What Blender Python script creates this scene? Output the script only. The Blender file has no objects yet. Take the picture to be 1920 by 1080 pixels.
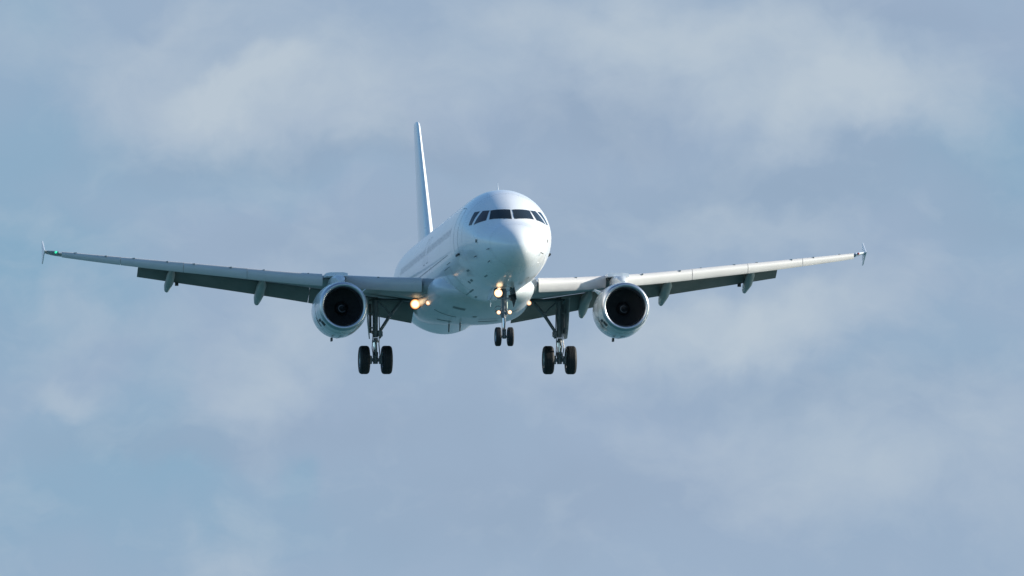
import bpy, math, random
from mathutils import Vector, Matrix
random.seed(7)
R = math.radians
scene = bpy.context.scene
col = scene.collection

# ------------------------------------------------------------------ camera
D = 700.0                       # metres from the lens to the wings
SPX = 46.12                     # photo pixels (of 1920) per metre at that distance
FPX = SPX * D
ELEV = R(4.0)
cam_d = bpy.data.cameras.new('camera')
cam_d.sensor_width = 36.0
cam_d.lens = 36.0 * FPX / 1920.0
cam_d.clip_start = 1.0
cam_d.clip_end = 60000.0
cam = bpy.data.objects.new('camera', cam_d)
col.objects.link(cam)
cam.location = (0, 0, 1.7)
cam.rotation_euler = (math.pi / 2 + ELEV, 0, 0)
scene.camera = cam
C_R = Vector((1, 0, 0)); C_F = Vector((0, math.cos(ELEV), math.sin(ELEV))); C_U = C_R.cross(C_F)

# ------------------------------------------------------------------ colour management
scene.view_settings.view_transform = 'Standard'
scene.view_settings.look = 'None'
scene.view_settings.gamma = 1
scene.view_settings.exposure = 0.5
scene.view_settings.use_curve_mapping = False

# ------------------------------------------------------------------ sun + sky
SUN_E, SUN_A = R(21.0), R(6.0)
sdir = Vector((math.cos(SUN_E) * math.cos(SUN_A), math.cos(SUN_E) * math.sin(SUN_A), math.sin(SUN_E)))
sun_d = bpy.data.lights.new('sun', 'SUN')
sun_d.energy = 5.0
sun_d.angle = R(0.5)
sun_d.color = (1.0, 0.93, 0.82)
sun = bpy.data.objects.new('sun', sun_d)
col.objects.link(sun)
sun.rotation_euler = sdir.to_track_quat('Z', 'Y').to_euler()

def srgb(r, g, b):
    f = lambda c: (c / 255 / 12.92) if c / 255 <= 0.04045 else ((c / 255 + 0.055) / 1.055) ** 2.4
    return (f(r), f(g), f(b), 1.0)

world = bpy.data.worlds.new('World')
scene.world = world
world.use_nodes = True
NT = world.node_tree
NT.nodes.clear()
def wn(t, **kw):
    n = NT.nodes.new(t)
    for k, v in kw.items(): setattr(n, k, v)
    return n
def lk(a, b): NT.links.new(a, b)
def wmath(op, a, b=None, clamp=False):
    n = wn('ShaderNodeMath', operation=op, use_clamp=clamp)
    for i, v in enumerate((a, b)):
        if v is None: continue
        if isinstance(v, (int, float)): n.inputs[i].default_value = v
        else: lk(v, n.inputs[i])
    return n.outputs[0]
def wmix(fac, a, b):
    n = wn('ShaderNodeMix', data_type='RGBA')
    for s, v in ((n.inputs[0], fac), (n.inputs[6], a), (n.inputs[7], b)):
        if isinstance(v, (int, float)): s.default_value = v
        elif isinstance(v, tuple): s.default_value = v
        else: lk(v, s)
    return n.outputs[2]
tc = wn('ShaderNodeTexCoord')
dirv = tc.outputs['Generated']
def wdot(v):
    n = wn('ShaderNodeVectorMath', operation='DOT_PRODUCT'); lk(dirv, n.inputs[0]); n.inputs[1].default_value = v
    return n.outputs['Value']
dr, du, df = wdot(C_R), wdot(C_U), wdot(C_F)
dfc = wmath('MAXIMUM', df, 0.02)
# directions of the sky seen behind the aircraft, in thousandths of the lens' span (fixed in the world)
u = wmath('MULTIPLY', wmath('DIVIDE', dr, dfc), FPX / 1000)
v = wmath('MULTIPLY', wmath('DIVIDE', du, dfc), FPX / 1000)
cmb = wn('ShaderNodeCombineXYZ'); lk(u, cmb.inputs[0]); lk(v, cmb.inputs[1])
def wnoise(vec, scale, detail=5, rough=0.55, sc=None):
    if sc:
        m = wn('ShaderNodeMapping'); lk(vec, m.inputs[0]); m.inputs['Scale'].default_value = sc; vec = m.outputs[0]
    n = wn('ShaderNodeTexNoise'); lk(vec, n.inputs['Vector'])
    n.inputs['Scale'].default_value = scale; n.inputs['Detail'].default_value = detail; n.inputs['Roughness'].default_value = rough
    return n
def warp(vec, scale, amt, detail=4):
    nz = wnoise(vec, scale, detail)
    s = wn('ShaderNodeVectorMath', operation='SUBTRACT'); lk(nz.outputs['Color'], s.inputs[0]); s.inputs[1].default_value = (.5, .5, .5)
    m = wn('ShaderNodeVectorMath', operation='SCALE'); lk(s.outputs[0], m.inputs[0]); m.inputs['Scale'].default_value = amt
    a = wn('ShaderNodeVectorMath', operation='ADD'); lk(vec, a.inputs[0]); lk(m.outputs[0], a.inputs[1])
    return a.outputs[0]
wv = warp(warp(cmb.outputs[0], 2.2, .30), 8.0, .12)
def blobs(lst):
    tot = None
    for x, y, rx, ry, rot, w in lst:
        m = wn('ShaderNodeMapping', vector_type='TEXTURE'); lk(wv, m.inputs['Vector'])
        m.inputs['Location'].default_value = ((x - 960) / 1000, (540 - y) / 1000, 0)
        m.inputs['Rotation'].default_value = (0, 0, R(rot))
        m.inputs['Scale'].default_value = (rx / 1000 * 1.9, ry / 1000 * 1.9, 1000.0)
        l = wn('ShaderNodeVectorMath', operation='LENGTH'); lk(m.outputs[0], l.inputs[0])
        r = wn('ShaderNodeMapRange', interpolation_type='SMOOTHSTEP'); lk(l.outputs['Value'], r.inputs['Value'])
        r.inputs['From Min'].default_value = 0; r.inputs['From Max'].default_value = 1
        r.inputs['To Min'].default_value = w; r.inputs['To Max'].default_value = 0
        tot = r.outputs[0] if tot is None else wmath('ADD', tot, r.outputs[0])
    return tot
LIGHT = blobs([(440, 200, 190, 70, 0, .75), (470, 160, 110, 40, 15, .45), (300, 60, 60, 30, 30, .25), (330, 70, 150, 50, 25, .35), (620, 110, 220, 80, 0, .42), (760, 190, 150, 60, 0, .25),
    (1380, 120, 330, 90, -12, .68), (1590, 190, 210, 60, 8, .55), (1250, 60, 250, 60, 0, .25), (1340, 430, 230, 45, 0, .4),
    (1290, 640, 230, 60, 12, .6), (1540, 600, 220, 60, 10, .5), (520, 640, 80, 110, -20, .42), (400, 700, 130, 60, 10, .35),
    (130, 760, 60, 28, -15, .4), (430, 1000, 60, 70, -25, .42), (200, 600, 160, 50, 10, .3), (1750, 860, 300, 120, 0, .35),
    (1450, 880, 200, 80, 0, .25), (1000, 110, 150, 80, 0, .25), (60, 60, 120, 60, 0, .2), (700, 250, 60, 30, 0, .25)])
BLUE = blobs([(20, 330, 200, 250, 0, .75), (130, 520, 170, 80, 0, .5), (500, 310, 260, 55, 0, .55), (120, 960, 300, 140, 0, .7),
    (0, 600, 90, 120, 0, .4), (1890, 300, 150, 120, 0, .7), (1650, 320, 260, 50, 5, .25), (270, 690, 60, 90, -20, .35), (560, 880, 40, 30, 0, .5),
    (330, 880, 160, 60, 0, .35), (1800, 680, 190, 70, 0, .35), (70, 20, 70, 50, 0, .35), (600, 960, 160, 60, 0, .3), (200, 800, 150, 60, 0, .35), (1900, 480, 120, 80, 0, .3)])
LAV = blobs([(760, 230, 220, 60, 0, .35), (1130, 200, 180, 60, 0, .5), (850, 350, 250, 80, 0, .3), (1100, 880, 350, 120, 0, .35), (1700, 30, 220, 50, 0, .5),
    (150, 170, 150, 60, 0, .5), (620, 780, 250, 60, 0, .35), (1150, 720, 200, 60, 0, .25)])
fine = wnoise(warp(cmb.outputs[0], 3, .3), 5.5, 6, .55, (1, 1.7, 1)).outputs['Fac']
fine2 = wnoise(cmb.outputs[0], 2.3, 5, .5, (1, 1.6, 1)).outputs['Color']
fsep = wn('ShaderNodeSeparateColor'); lk(fine2, fsep.inputs[0])
fd = wmath('MULTIPLY', wmath('SUBTRACT', fine, .5), .95)
wide = wmath('MULTIPLY', wmath('SUBTRACT', wnoise(warp(dirv, 6, .12), 9.0, 7, .6, (1, 1, 2.4)).outputs['Fac'], .5), 2.4, False)
off_axis = wn('ShaderNodeMapRange', interpolation_type='SMOOTHSTEP'); lk(df, off_axis.inputs['Value'])
off_axis.inputs['From Min'].default_value = .9994; off_axis.inputs['From Max'].default_value = .996; off_axis.inputs['To Min'].default_value = 0; off_axis.inputs['To Max'].default_value = 1
LIGHT = wmath('ADD', LIGHT, wmath('MULTIPLY', wide, off_axis.outputs[0]))
Lf = wmath('ADD', LIGHT, wmath('ADD', fd, wmath('MULTIPLY', wmath('SUBTRACT', fsep.outputs[0], .5), .35)), True)
Bf = wmath('ADD', BLUE, wmath('MULTIPLY', wmath('SUBTRACT', fsep.outputs[1], .5), .45), True)
Vf = wmath('ADD', LAV, wmath('MULTIPLY', wmath('SUBTRACT', fsep.outputs[2], .5), .8), True)
c = wmix(Vf, srgb(155, 176, 200), srgb(158, 175, 200))
c = wmix(Bf, c, srgb(136, 171, 197))
DARK = blobs([(1120, 210, 160, 60, 0, .7), (780, 275, 200, 40, 0, .55), (420, 300, 200, 40, 0, .4), (1500, 330, 320, 60, 3, .6), (900, 420, 300, 50, 0, .3),
    (1650, 40, 200, 40, 0, .4), (700, 800, 260, 50, 5, .45), (980, 930, 320, 80, 0, .55), (300, 820, 200, 40, 8, .45), (1500, 740, 300, 50, 0, .4), (600, 460, 240, 40, 0, .3), (1850, 420, 120, 60, 0, .4)])
c = wmix(wmath('ADD', DARK, wmath('MULTIPLY', fd, -.5), True), c, srgb(147, 168, 192))
c = wmix(Lf, c, srgb(184, 198, 211))
# cloud bank low in the sky, thinning out towards the zenith; a clear-sky model above it
sep = wn('ShaderNodeSeparateXYZ'); lk(dirv, sep.inputs[0])
mr = wn('ShaderNodeMapRange', interpolation_type='SMOOTHSTEP'); lk(sep.outputs[2], mr.inputs['Value'])
mr.inputs['From Min'].default_value = .10; mr.inputs['From Max'].default_value = .28; mr.inputs['To Min'].default_value = 1; mr.inputs['To Max'].default_value = 0
big = wnoise(warp(dirv, 2, .4), 2.6, 6, .6, (1, 1, 2.2)).outputs['Fac']
bm = wn('ShaderNodeMapRange', interpolation_type='SMOOTHSTEP'); lk(big, bm.inputs['Value'])
bm.inputs['From Min'].default_value = .5; bm.inputs['From Max'].default_value = .72
bm.inputs['To Min'].default_value = 0; bm.inputs['To Max'].default_value = .3
az = wn('ShaderNodeMapRange', interpolation_type='SMOOTHSTEP'); lk(df, az.inputs['Value'])
az.inputs['From Min'].default_value = .3; az.inputs['From Max'].default_value = .9; az.inputs['To Min'].default_value = .12; az.inputs['To Max'].default_value = 1
cover = wmath('MAXIMUM', wmath('MULTIPLY', mr.outputs[0], az.outputs[0]), bm.outputs[0])
sky = wn('ShaderNodeTexSky', sky_type='NISHITA', sun_disc=False)
sky.sun_elevation = SUN_E; sky.sun_rotation = R(90) - SUN_A; sky.altitude = 0; sky.dust_density = 1.0
sk = wn('ShaderNodeMix', data_type='RGBA', blend_type='MULTIPLY'); sk.inputs[0].default_value = 1
lk(sky.outputs[0], sk.inputs[6]); sk.inputs[7].default_value = (.66, .94, 1.16, 1)
bgA = wn('ShaderNodeBackground'); lk(sk.outputs[2], bgA.inputs[0]); bgA.inputs[1].default_value = 0.115
bgB = wn('ShaderNodeBackground'); lk(c, bgB.inputs[0]); bgB.inputs[1].default_value = 0.707
mx = wn('ShaderNodeMixShader'); lk(cover, mx.inputs[0]); lk(bgA.outputs[0], mx.inputs[1]); lk(bgB.outputs[0], mx.inputs[2])
out = wn('ShaderNodeOutputWorld'); lk(mx.outputs[0], out.inputs[0])

# ------------------------------------------------------------------ materials
def mat(name, color, rough=.5, metal=0, coat=0, emis=None, estr=0, spec=.5, dirt=0.0, dscale=1.0, dcol=None, bump=0, stretch=(1, 1, 1)):
    m = bpy.data.materials.new(name); m.use_nodes = True
    n = m.node_tree; p = n.nodes['Principled BSDF']
    p.inputs['Base Color'].default_value = (*color, 1); p.inputs['Roughness'].default_value = rough
    p.inputs['Metallic'].default_value = metal; p.inputs['Coat Weight'].default_value = coat
    p.inputs['Coat Roughness'].default_value = .08
    p.inputs['Specular IOR Level'].default_value = spec
    if emis:
        p.inputs['Emission Color'].default_value = (*emis, 1); p.inputs['Emission Strength'].default_value = estr
    if dirt or bump:
        t = n.nodes.new('ShaderNodeTexCoord'); mp = n.nodes.new('ShaderNodeMapping'); nz = n.nodes.new('ShaderNodeTexNoise')
        n.links.new(t.outputs['Object'], mp.inputs[0]); mp.inputs['Scale'].default_value = stretch
        n.links.new(mp.outputs[0], nz.inputs['Vector'])
        nz.inputs['Scale'].default_value = dscale; nz.inputs['Detail'].default_value = 6; nz.inputs['Roughness'].default_value = .6
        if dirt:
            mr_ = n.nodes.new('ShaderNodeMapRange'); n.links.new(nz.outputs['Fac'], mr_.inputs['Value'])
            mr_.inputs['From Min'].default_value = .42; mr_.inputs['From Max'].default_value = .75
            mr_.inputs['To Min'].default_value = 0; mr_.inputs['To Max'].default_value = dirt
            mc = n.nodes.new('ShaderNodeMix'); mc.data_type = 'RGBA'
            n.links.new(mr_.outputs[0], mc.inputs[0]); mc.inputs[6].default_value = (*color, 1)
            mc.inputs[7].default_value = (*(dcol or tuple(x * .4 for x in color)), 1)
            n.links.new(mc.outputs[2], p.inputs['Base Color'])
            rr = n.nodes.new('ShaderNodeMapRange'); n.links.new(nz.outputs['Fac'], rr.inputs['Value'])
            rr.inputs['To Min'].default_value = rough * .8; rr.inputs['To Max'].default_value = min(1, rough * 1.25)
            n.links.new(rr.outputs[0], p.inputs['Roughness'])
        if bump:
            b = n.nodes.new('ShaderNodeBump'); b.inputs['Strength'].default_value = bump; b.inputs['Distance'].default_value = .05
            n.links.new(nz.outputs['Fac'], b.inputs['Height']); n.links.new(b.outputs[0], p.inputs['Normal'])
    return m
M = {}
M['paint'] = mat('white_paint', (.78, .79, .80), .28, coat=.55, dirt=.16, dscale=.5, dcol=(.42, .45, .46), stretch=(1, .25, 1))
M['belly'] = mat('belly_paint', (.62, .65, .66), .33, coat=.3, dirt=.4, dscale=.8, dcol=(.3, .34, .34), stretch=(1, .22, 1))
M['slat'] = mat('slat_paint', (.56, .54, .52), .38, coat=.1, dirt=.25, dscale=1.1, dcol=(.33, .34, .33))
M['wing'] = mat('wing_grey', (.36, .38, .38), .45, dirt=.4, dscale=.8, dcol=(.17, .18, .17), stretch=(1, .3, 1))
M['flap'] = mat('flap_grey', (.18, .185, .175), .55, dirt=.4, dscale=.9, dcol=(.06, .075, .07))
M['fairing'] = mat('fairing_grey', (.34, .37, .36), .42, dirt=.35, dscale=1.5, dcol=(.17, .19, .18))
M['lip'] = mat('polished_lip', (.56, .56, .58), .34, metal=1.0, dirt=.2, dscale=3)
M['cowl'] = mat('cowl_paint', (.66, .68, .69), .26, coat=.6, dirt=.25, dscale=1.4, dcol=(.35, .38, .38))
M['intake'] = mat('intake_lining', (.09, .092, .10), .6)
M['fan'] = mat('fan_titanium', (.17, .17, .18), .35, metal=.7)
M['spinner'] = mat('spinner_black', (.02, .02, .022), .45)
M['seal'] = mat('window_sealant', (.5, .52, .54), .5)
M['spiral'] = mat('spiral_paint', (.22, .22, .23), .5)
M['mark'] = mat('marking_white', (.7, .7, .7), .5)
M['nozzle'] = mat('nozzle_metal', (.22, .2, .18), .35, metal=1)
M['gear'] = mat('gear_paint', (.2, .21, .22), .4, dirt=.6, dscale=5, dcol=(.08, .08, .08))
M['chrome'] = mat('oleo_chrome', (.8, .8, .8), .15, metal=1)
M['dark'] = mat('dark_fitting', (.035, .04, .045), .5)
M['hole'] = mat('bay_interior', (.05, .055, .055), .7)
M['tyre'] = mat('tyre_rubber', (.012, .014, .017), .7, dirt=.3, dscale=6, dcol=(.025, .025, .025))
M['rim'] = mat('wheel_rim', (.32, .33, .34), .4, metal=.5)
M['glass'] = mat('cockpit_glass', (.018, .024, .028), .12, spec=.35)
M['glass_warm'] = mat('cockpit_side_glass', (.045, .03, .028), .1, spec=.5)
M['window'] = mat('cabin_glass', (.64, .69, .73), .28, coat=.5)
M['seam'] = mat('panel_seam', (.24, .27, .28), .6)
M['seam_dark'] = mat('panel_gap', (.05, .055, .06), .7)
M['fence'] = mat('fence_paint', (.75, .77, .8), .3, coat=.4)
M['red'] = mat('red_plate', (.45, .06, .04), .5)
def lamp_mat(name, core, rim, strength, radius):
    """a lit reflector lamp: bright middle, its halo painted as an orange falloff to the edge"""
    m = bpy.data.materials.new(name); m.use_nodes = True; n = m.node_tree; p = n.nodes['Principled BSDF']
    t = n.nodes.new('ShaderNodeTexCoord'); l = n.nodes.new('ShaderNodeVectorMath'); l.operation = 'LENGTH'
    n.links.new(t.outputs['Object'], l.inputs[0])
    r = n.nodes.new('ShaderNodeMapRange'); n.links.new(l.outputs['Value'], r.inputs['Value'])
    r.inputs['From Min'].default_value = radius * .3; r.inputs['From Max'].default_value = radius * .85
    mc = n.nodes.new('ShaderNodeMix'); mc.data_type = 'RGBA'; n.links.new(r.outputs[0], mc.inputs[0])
    mc.inputs[6].default_value = (*core, 1); mc.inputs[7].default_value = (*rim, 1)  # the outer colour paints the orange glow round the lamp
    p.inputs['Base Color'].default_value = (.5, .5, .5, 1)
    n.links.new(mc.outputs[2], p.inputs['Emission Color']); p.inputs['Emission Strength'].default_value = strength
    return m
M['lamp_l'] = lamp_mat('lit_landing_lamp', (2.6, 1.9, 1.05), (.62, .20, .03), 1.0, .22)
M['lamp_s'] = lamp_mat('lit_small_lamp', (1.5, 1.05, .65), (.6, .22, .07), 1.0, .11)
M['green'] = mat('green_nav_lamp', (.02, .3, .15), .3, emis=(.05, .9, .5), estr=.7)
M['redlamp'] = mat('red_nav_lamp', (.4, .05, .03), .3, emis=(.8, .12, .06), estr=.02)

# ------------------------------------------------------------------ sea: one sheet out to the horizon
def sea():
    bm_v, bm_f = [], []
    rings = [0, 60, 150, 400, 1000, 3000, 9000, 30000]
    nseg = 48
    bm_v.append((0, 600, 0))
    for r in rings[1:]:
        for i in range(nseg):
            a = 2 * math.pi * i / nseg
            bm_v.append((r * math.cos(a), 600 + r * math.sin(a), 0))
    for i in range(nseg): bm_f.append((0, 1 + i, 1 + (i + 1) % nseg))
    for k in range(len(rings) - 2):
        a, b = 1 + k * nseg, 1 + (k + 1) * nseg
        for i in range(nseg): j = (i + 1) % nseg; bm_f.append((a + i, b + i, b + j, a + j))
    me = bpy.data.meshes.new('sea'); me.from_pydata(bm_v, [], bm_f); me.update()
    m = mat('sea_water', (.024, .10, .112), .18, dirt=.5, dscale=.02, dcol=(.032, .12, .12), bump=.0)
    n = m.node_tree; p = n.nodes['Principled BSDF']
    t = n.nodes.new('ShaderNodeTexCoord'); nz = n.nodes.new('ShaderNodeTexNoise'); nz.inputs['Scale'].default_value = .35; nz.inputs['Detail'].default_value = 5
    n.links.new(t.outputs['Object'], nz.inputs['Vector'])
    b = n.nodes.new('ShaderNodeBump'); b.inputs['Strength'].default_value = .8; b.inputs['Distance'].default_value = .6
    n.links.new(nz.outputs['Fac'], b.inputs['Height']); n.links.new(b.outputs[0], p.inputs['Normal'])
    me.materials.append(m)
    o = bpy.data.objects.new('sea', me); col.objects.link(o); o['kind'] = 'structure'
    return o
sea()

# ------------------------------------------------------------------ mesh helpers (aircraft frame: X port, Y aft, Z up, metres, origin on the centreline at the nose)
class MB:
    def __init__(s): s.v, s.f, s.m = [], [], []
    def add(s, vs, fs, mi=0):
        b = len(s.v); s.v += [tuple(p) for p in vs]
        for f in fs: s.f.append(tuple(b + i for i in f)); s.m.append(mi)
    def loft(s, rings, closed=True, cap0=True, cap1=True, mi=0):
        n = len(rings[0]); vs = [p for r in rings for p in r]; fs = []
        for k in range(len(rings) - 1):
            for i in range(n if closed else n - 1):
                j = (i + 1) % n
                fs.append((k * n + i, k * n + j, (k + 1) * n + j, (k + 1) * n + i))
        if cap0: fs.append(tuple(range(n - 1, -1, -1)))
        if cap1: fs.append(tuple((len(rings) - 1) * n + i for i in range(n)))
        s.add(vs, fs, mi)
    def tube(s, a, b, r0, r1=None, n=14, mi=0, caps=True):
        r1 = r0 if r1 is None else r1
        a, b = Vector(a), Vector(b); d = (b - a).normalized()
        x = d.cross(Vector((0, 0, 1)));
        if x.length < .01: x = d.cross(Vector((0, 1, 0)))
        x.normalize(); y = d.cross(x)
        rg = []
        for p, r in ((a, r0), (b, r1)):
            rg.append([p + x * r * math.cos(2 * math.pi * i / n) + y * r * math.sin(2 * math.pi * i / n) for i in range(n)])
        s.loft(rg, cap0=caps, cap1=caps, mi=mi)
    def path(s, pts, r, n=10, mi=0):
        for a, b in zip(pts, pts[1:]): s.tube(a, b, r, n=n, mi=mi)
    def box(s, c, d, rot=None, mi=0):
        c = Vector(c); d = Vector(d) / 2
        vs = [Vector((sx * d.x, sy * d.y, sz * d.z)) for sx in (-1, 1) for sy in (-1, 1) for sz in (-1, 1)]
        if rot: vs = [rot @ q for q in vs]
        s.add([c + q for q in vs], [(0, 1, 3, 2), (4, 6, 7, 5), (0, 4, 5, 1), (2, 3, 7, 6), (0, 2, 6, 4), (1, 5, 7, 3)], mi)
    def prism(s, pts, off, mi=0):
        """flat outline pts thickened by the vector off"""
        n = len(pts); o = Vector(off)
        s.loft([[Vector(p) - o / 2 for p in pts], [Vector(p) + o / 2 for p in pts]], mi=mi)
    def lathe(s, prof, centre, axis='Y', n=48, mi=0, cap=True):
        rg = []
        for a, r in prof:
            ring = []
            for i in range(n):
                t = 2 * math.pi * i / n; ca, sa = r * math.cos(t), r * math.sin(t)
                ring.append(Vector(centre) + (Vector((ca, a, sa)) if axis == 'Y' else Vector((a, ca, sa))))
            rg.append(ring)
        s.loft(rg, cap0=cap, cap1=cap, mi=mi)
    def build(s, name, mats, parent, smooth=True, angle=35, solid=0, label=None, origin=None, bevel=0):
        ms = mats if isinstance(mats, (list, tuple)) else [mats]
        me = bpy.data.meshes.new(name)
        lo = [min(q[i] for q in s.v) for i in range(3)]; hi = [max(q[i] for q in s.v) for i in range(3)]
        c = Vector(origin) if origin is not None else Vector([(lo[i] + hi[i]) / 2 for i in range(3)])
        me.from_pydata([Vector(q) - c for q in s.v], [], s.f)
        for m_ in ms: me.materials.append(m_)
        for p, mi in zip(me.polygons, s.m): p.material_index = mi
        import bmesh
        bm = bmesh.new(); bm.from_mesh(me); bmesh.ops.recalc_face_normals(bm, faces=bm.faces)
        if bevel: 
            bmesh.ops.bevel(bm, geom=[e for e in bm.edges if e.is_manifold and e.calc_face_angle(0) > .6], offset=bevel, segments=2, affect='EDGES')
        for f in bm.faces: f.smooth = smooth
        if smooth:
            for e in bm.edges:
                if e.is_manifold and e.calc_face_angle(0) > R(angle): e.smooth = False
        bm.to_mesh(me); bm.free()
        o = bpy.data.objects.new(name, me); col.objects.link(o)
        o.parent = parent
        pc = ABS.get(parent.name, Vector((0, 0, 0))) if parent else Vector((0, 0, 0))
        o.location = c - pc; ABS[o.name] = c
        if solid:
            md = o.modifiers.new('thickness', 'SOLIDIFY'); md.thickness = solid; md.offset = -1
        if label: o['label'] = label
        return o
ABS = {}
def pchip(xs, ys):
    n = len(xs); h = [xs[i + 1] - xs[i] for i in range(n - 1)]; d = [(ys[i + 1] - ys[i]) / h[i] for i in range(n - 1)]
    m = [d[0]] + [0] * (n - 2) + [d[-1]]
    for i in range(1, n - 1):
        if d[i - 1] * d[i] > 0:
            w1, w2 = 2 * h[i] + h[i - 1], h[i] + 2 * h[i - 1]; m[i] = (w1 + w2) / (w1 / d[i - 1] + w2 / d[i])
    def f(x):
        if x <= xs[0]: return ys[0]
        if x >= xs[-1]: return ys[-1]
        k = max(i for i in range(n - 1) if xs[i] <= x)
        t = (x - xs[k]) / h[k]
        return (2*t**3-3*t*t+1)*ys[k] + (t**3-2*t*t+t)*h[k]*m[k] + (-2*t**3+3*t*t)*ys[k+1] + (t**3-t*t)*h[k]*m[k+1]
    return f
def lerp(a, b, t): return a + (b - a) * t

# ------------------------------------------------------------------ the airliner
YAW, THETA, ROLL = R(6.85), R(5.37), R(-0.38)
f_r, f_u, d0 = (971.9 - 960), (540 - 425.5), D - 12
org = cam.location + C_F * d0 + C_R * (f_r / FPX * d0) + C_U * (f_u / FPX * d0)
los = (org - cam.location).normalized()
PITCH = THETA - math.asin(los.z)
root = bpy.data.objects.new('airliner', None); col.objects.link(root)
root.empty_display_size = 3
root.matrix_world = Matrix.Translation(org) @ Matrix.Rotation(YAW, 4, 'Z') @ Matrix.Rotation(-PITCH, 4, 'X') @ Matrix.Rotation(ROLL, 4, 'Y')
root['label'] = 'white twin-engine passenger jet coming in to land with wheels down and landing lights lit'
root['category'] = 'airplane'
ABS[root.name] = Vector((0, 0, 0))

# ---- fuselage surface
_F = [ # Y, top, bottom, half width, centre z, upper exponent
 (0, -.70, -.70, 0, -.70, 2), (.03, -.53, -.87, .19, -.70, 2), (.1, -.39, -1.0, .335, -.69, 2), (.25, -.215, -1.15, .53, -.66, 2), (.5, -.03, -1.31, .745, -.60, 2),
 (1.0, .205, -1.50, 1.02, -.50, 1.95), (1.4, .345, -1.62, 1.19, -.42, 1.85), (1.65, .44, -1.68, 1.28, -.37, 1.75), (2.0, .69, -1.74, 1.39, -.31, 1.68),
 (2.35, .92, -1.80, 1.49, -.26, 1.72), (2.65, 1.10, -1.84, 1.56, -.22, 1.8), (3.0, 1.28, -1.89, 1.63, -.17, 1.87), (3.5, 1.52, -1.94, 1.73, -.12, 1.94),
 (4.0, 1.71, -1.98, 1.815, -.08, 2), (5.0, 1.955, -2.03, 1.925, -.03, 2), (6.0, 2.05, -2.06, 1.97, 0, 2), (7.2, 2.07, -2.07, 1.975, 0, 2),
 (24.0, 2.07, -2.07, 1.975, 0, 2), (25.4, 2.07, -2.08, 1.975, 0, 2), (26.5, 2.07, -1.98, 1.95, .05, 2), (28, 2.06, -1.74, 1.86, .2, 2), (30, 2.02, -1.22, 1.62, .45, 2), (32, 1.93, -.62, 1.22, .68, 2),
 (34, 1.76, -.05, .76, .86, 2), (36, 1.48, .42, .4, .95, 2), (37.4, 1.2, .78, .18, 1.0, 2), (37.57, 1.1, .9, .08, 1.0, 2)]
_U = [math.sqrt(r[0]) for r in _F]
fT, fB, fW, fC, fN = [pchip(_U, [r[k] for r in _F]) for k in (1, 2, 3, 4, 5)]
def sect(y):
    u_ = math.sqrt(max(0, y)); return fT(u_), fB(u_), fW(u_), fC(u_), fN(u_)
def fpt(y, a, off=0):
    """surface point at station y; a = angle, 0 port side, 90 deg top"""
    t, b, w, c_, n = sect(y)
    ca, sa = math.cos(a), math.sin(a)
    if sa < 0: n = 2
    H = (t - c_) if sa >= 0 else (c_ - b)
    x = (w + off) * math.copysign(abs(ca) ** (2 / n), ca); z = c_ + (H + off) * math.copysign(abs(sa) ** (2 / n), sa)
    return Vector((x, y, z))
def inside(p):
    if p.y <= 0 or p.y > 37.5: return False
    t, b, w, c_, n = sect(p.y)
    if w < 1e-4: return False
    H = (t - c_) if p.z >= c_ else (c_ - b)
    if p.z < c_: n = 2
    return (abs(p.x) / w) ** n + (abs(p.z - c_) / H) ** n < 1
def project(p, d, off=.008):
    """move p along d until it sits just outside the skin"""
    p = Vector(p); d = Vector(d).normalized(); lo, hi = -1.2, 1.2
    for _ in range(40):
        m_ = (lo + hi) / 2
        if inside(p + d * m_): lo = m_
        else: hi = m_
    return p + d * (lo + off)

ys = [0.0004] + [(.09 * i) ** 2 for i in range(1, 20)] + [3.0 + .15 * i for i in range(0, 30)] + [7.6 + .8 * i for i in range(0, 21)] + [24.2 + .4 * i for i in range(0, 34)] + [37.57]
ys = sorted(set(round(y, 5) for y in ys))
NA = 128
b = MB()
b.loft([[fpt(y, 2 * math.pi * i / NA) for i in range(NA)] for y in ys])
fus = b.build('fuselage', M['paint'], root, angle=60)

def patch(corners, dirs, name, material, parent, nu=8, nv=6, off=.008, solid=.02, label=None, round_=0):
    """four corners (bottom-in, bottom-out, top-out, top-in) laid onto the skin"""
    P = [Vector(q) for q in corners]; Dn = [Vector(q).normalized() for q in dirs]
    vs, fs = [], []
    for j in range(nv + 1):
        for i in range(nu + 1):
            s_, t_ = i / nu, j / nv
            bl = lambda A: A[0].lerp(A[1], s_).lerp(A[3].lerp(A[2], s_), t_)
            vs.append(project(bl(P), bl(Dn), off))
    for j in range(nv):
        for i in range(nu): k = j * (nu + 1) + i; fs.append((k, k + 1, k + nu + 2, k + nu + 1))
    mb = MB(); mb.add(vs, fs)
    return mb.build(name, material, parent, solid=0, label=label)
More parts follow.
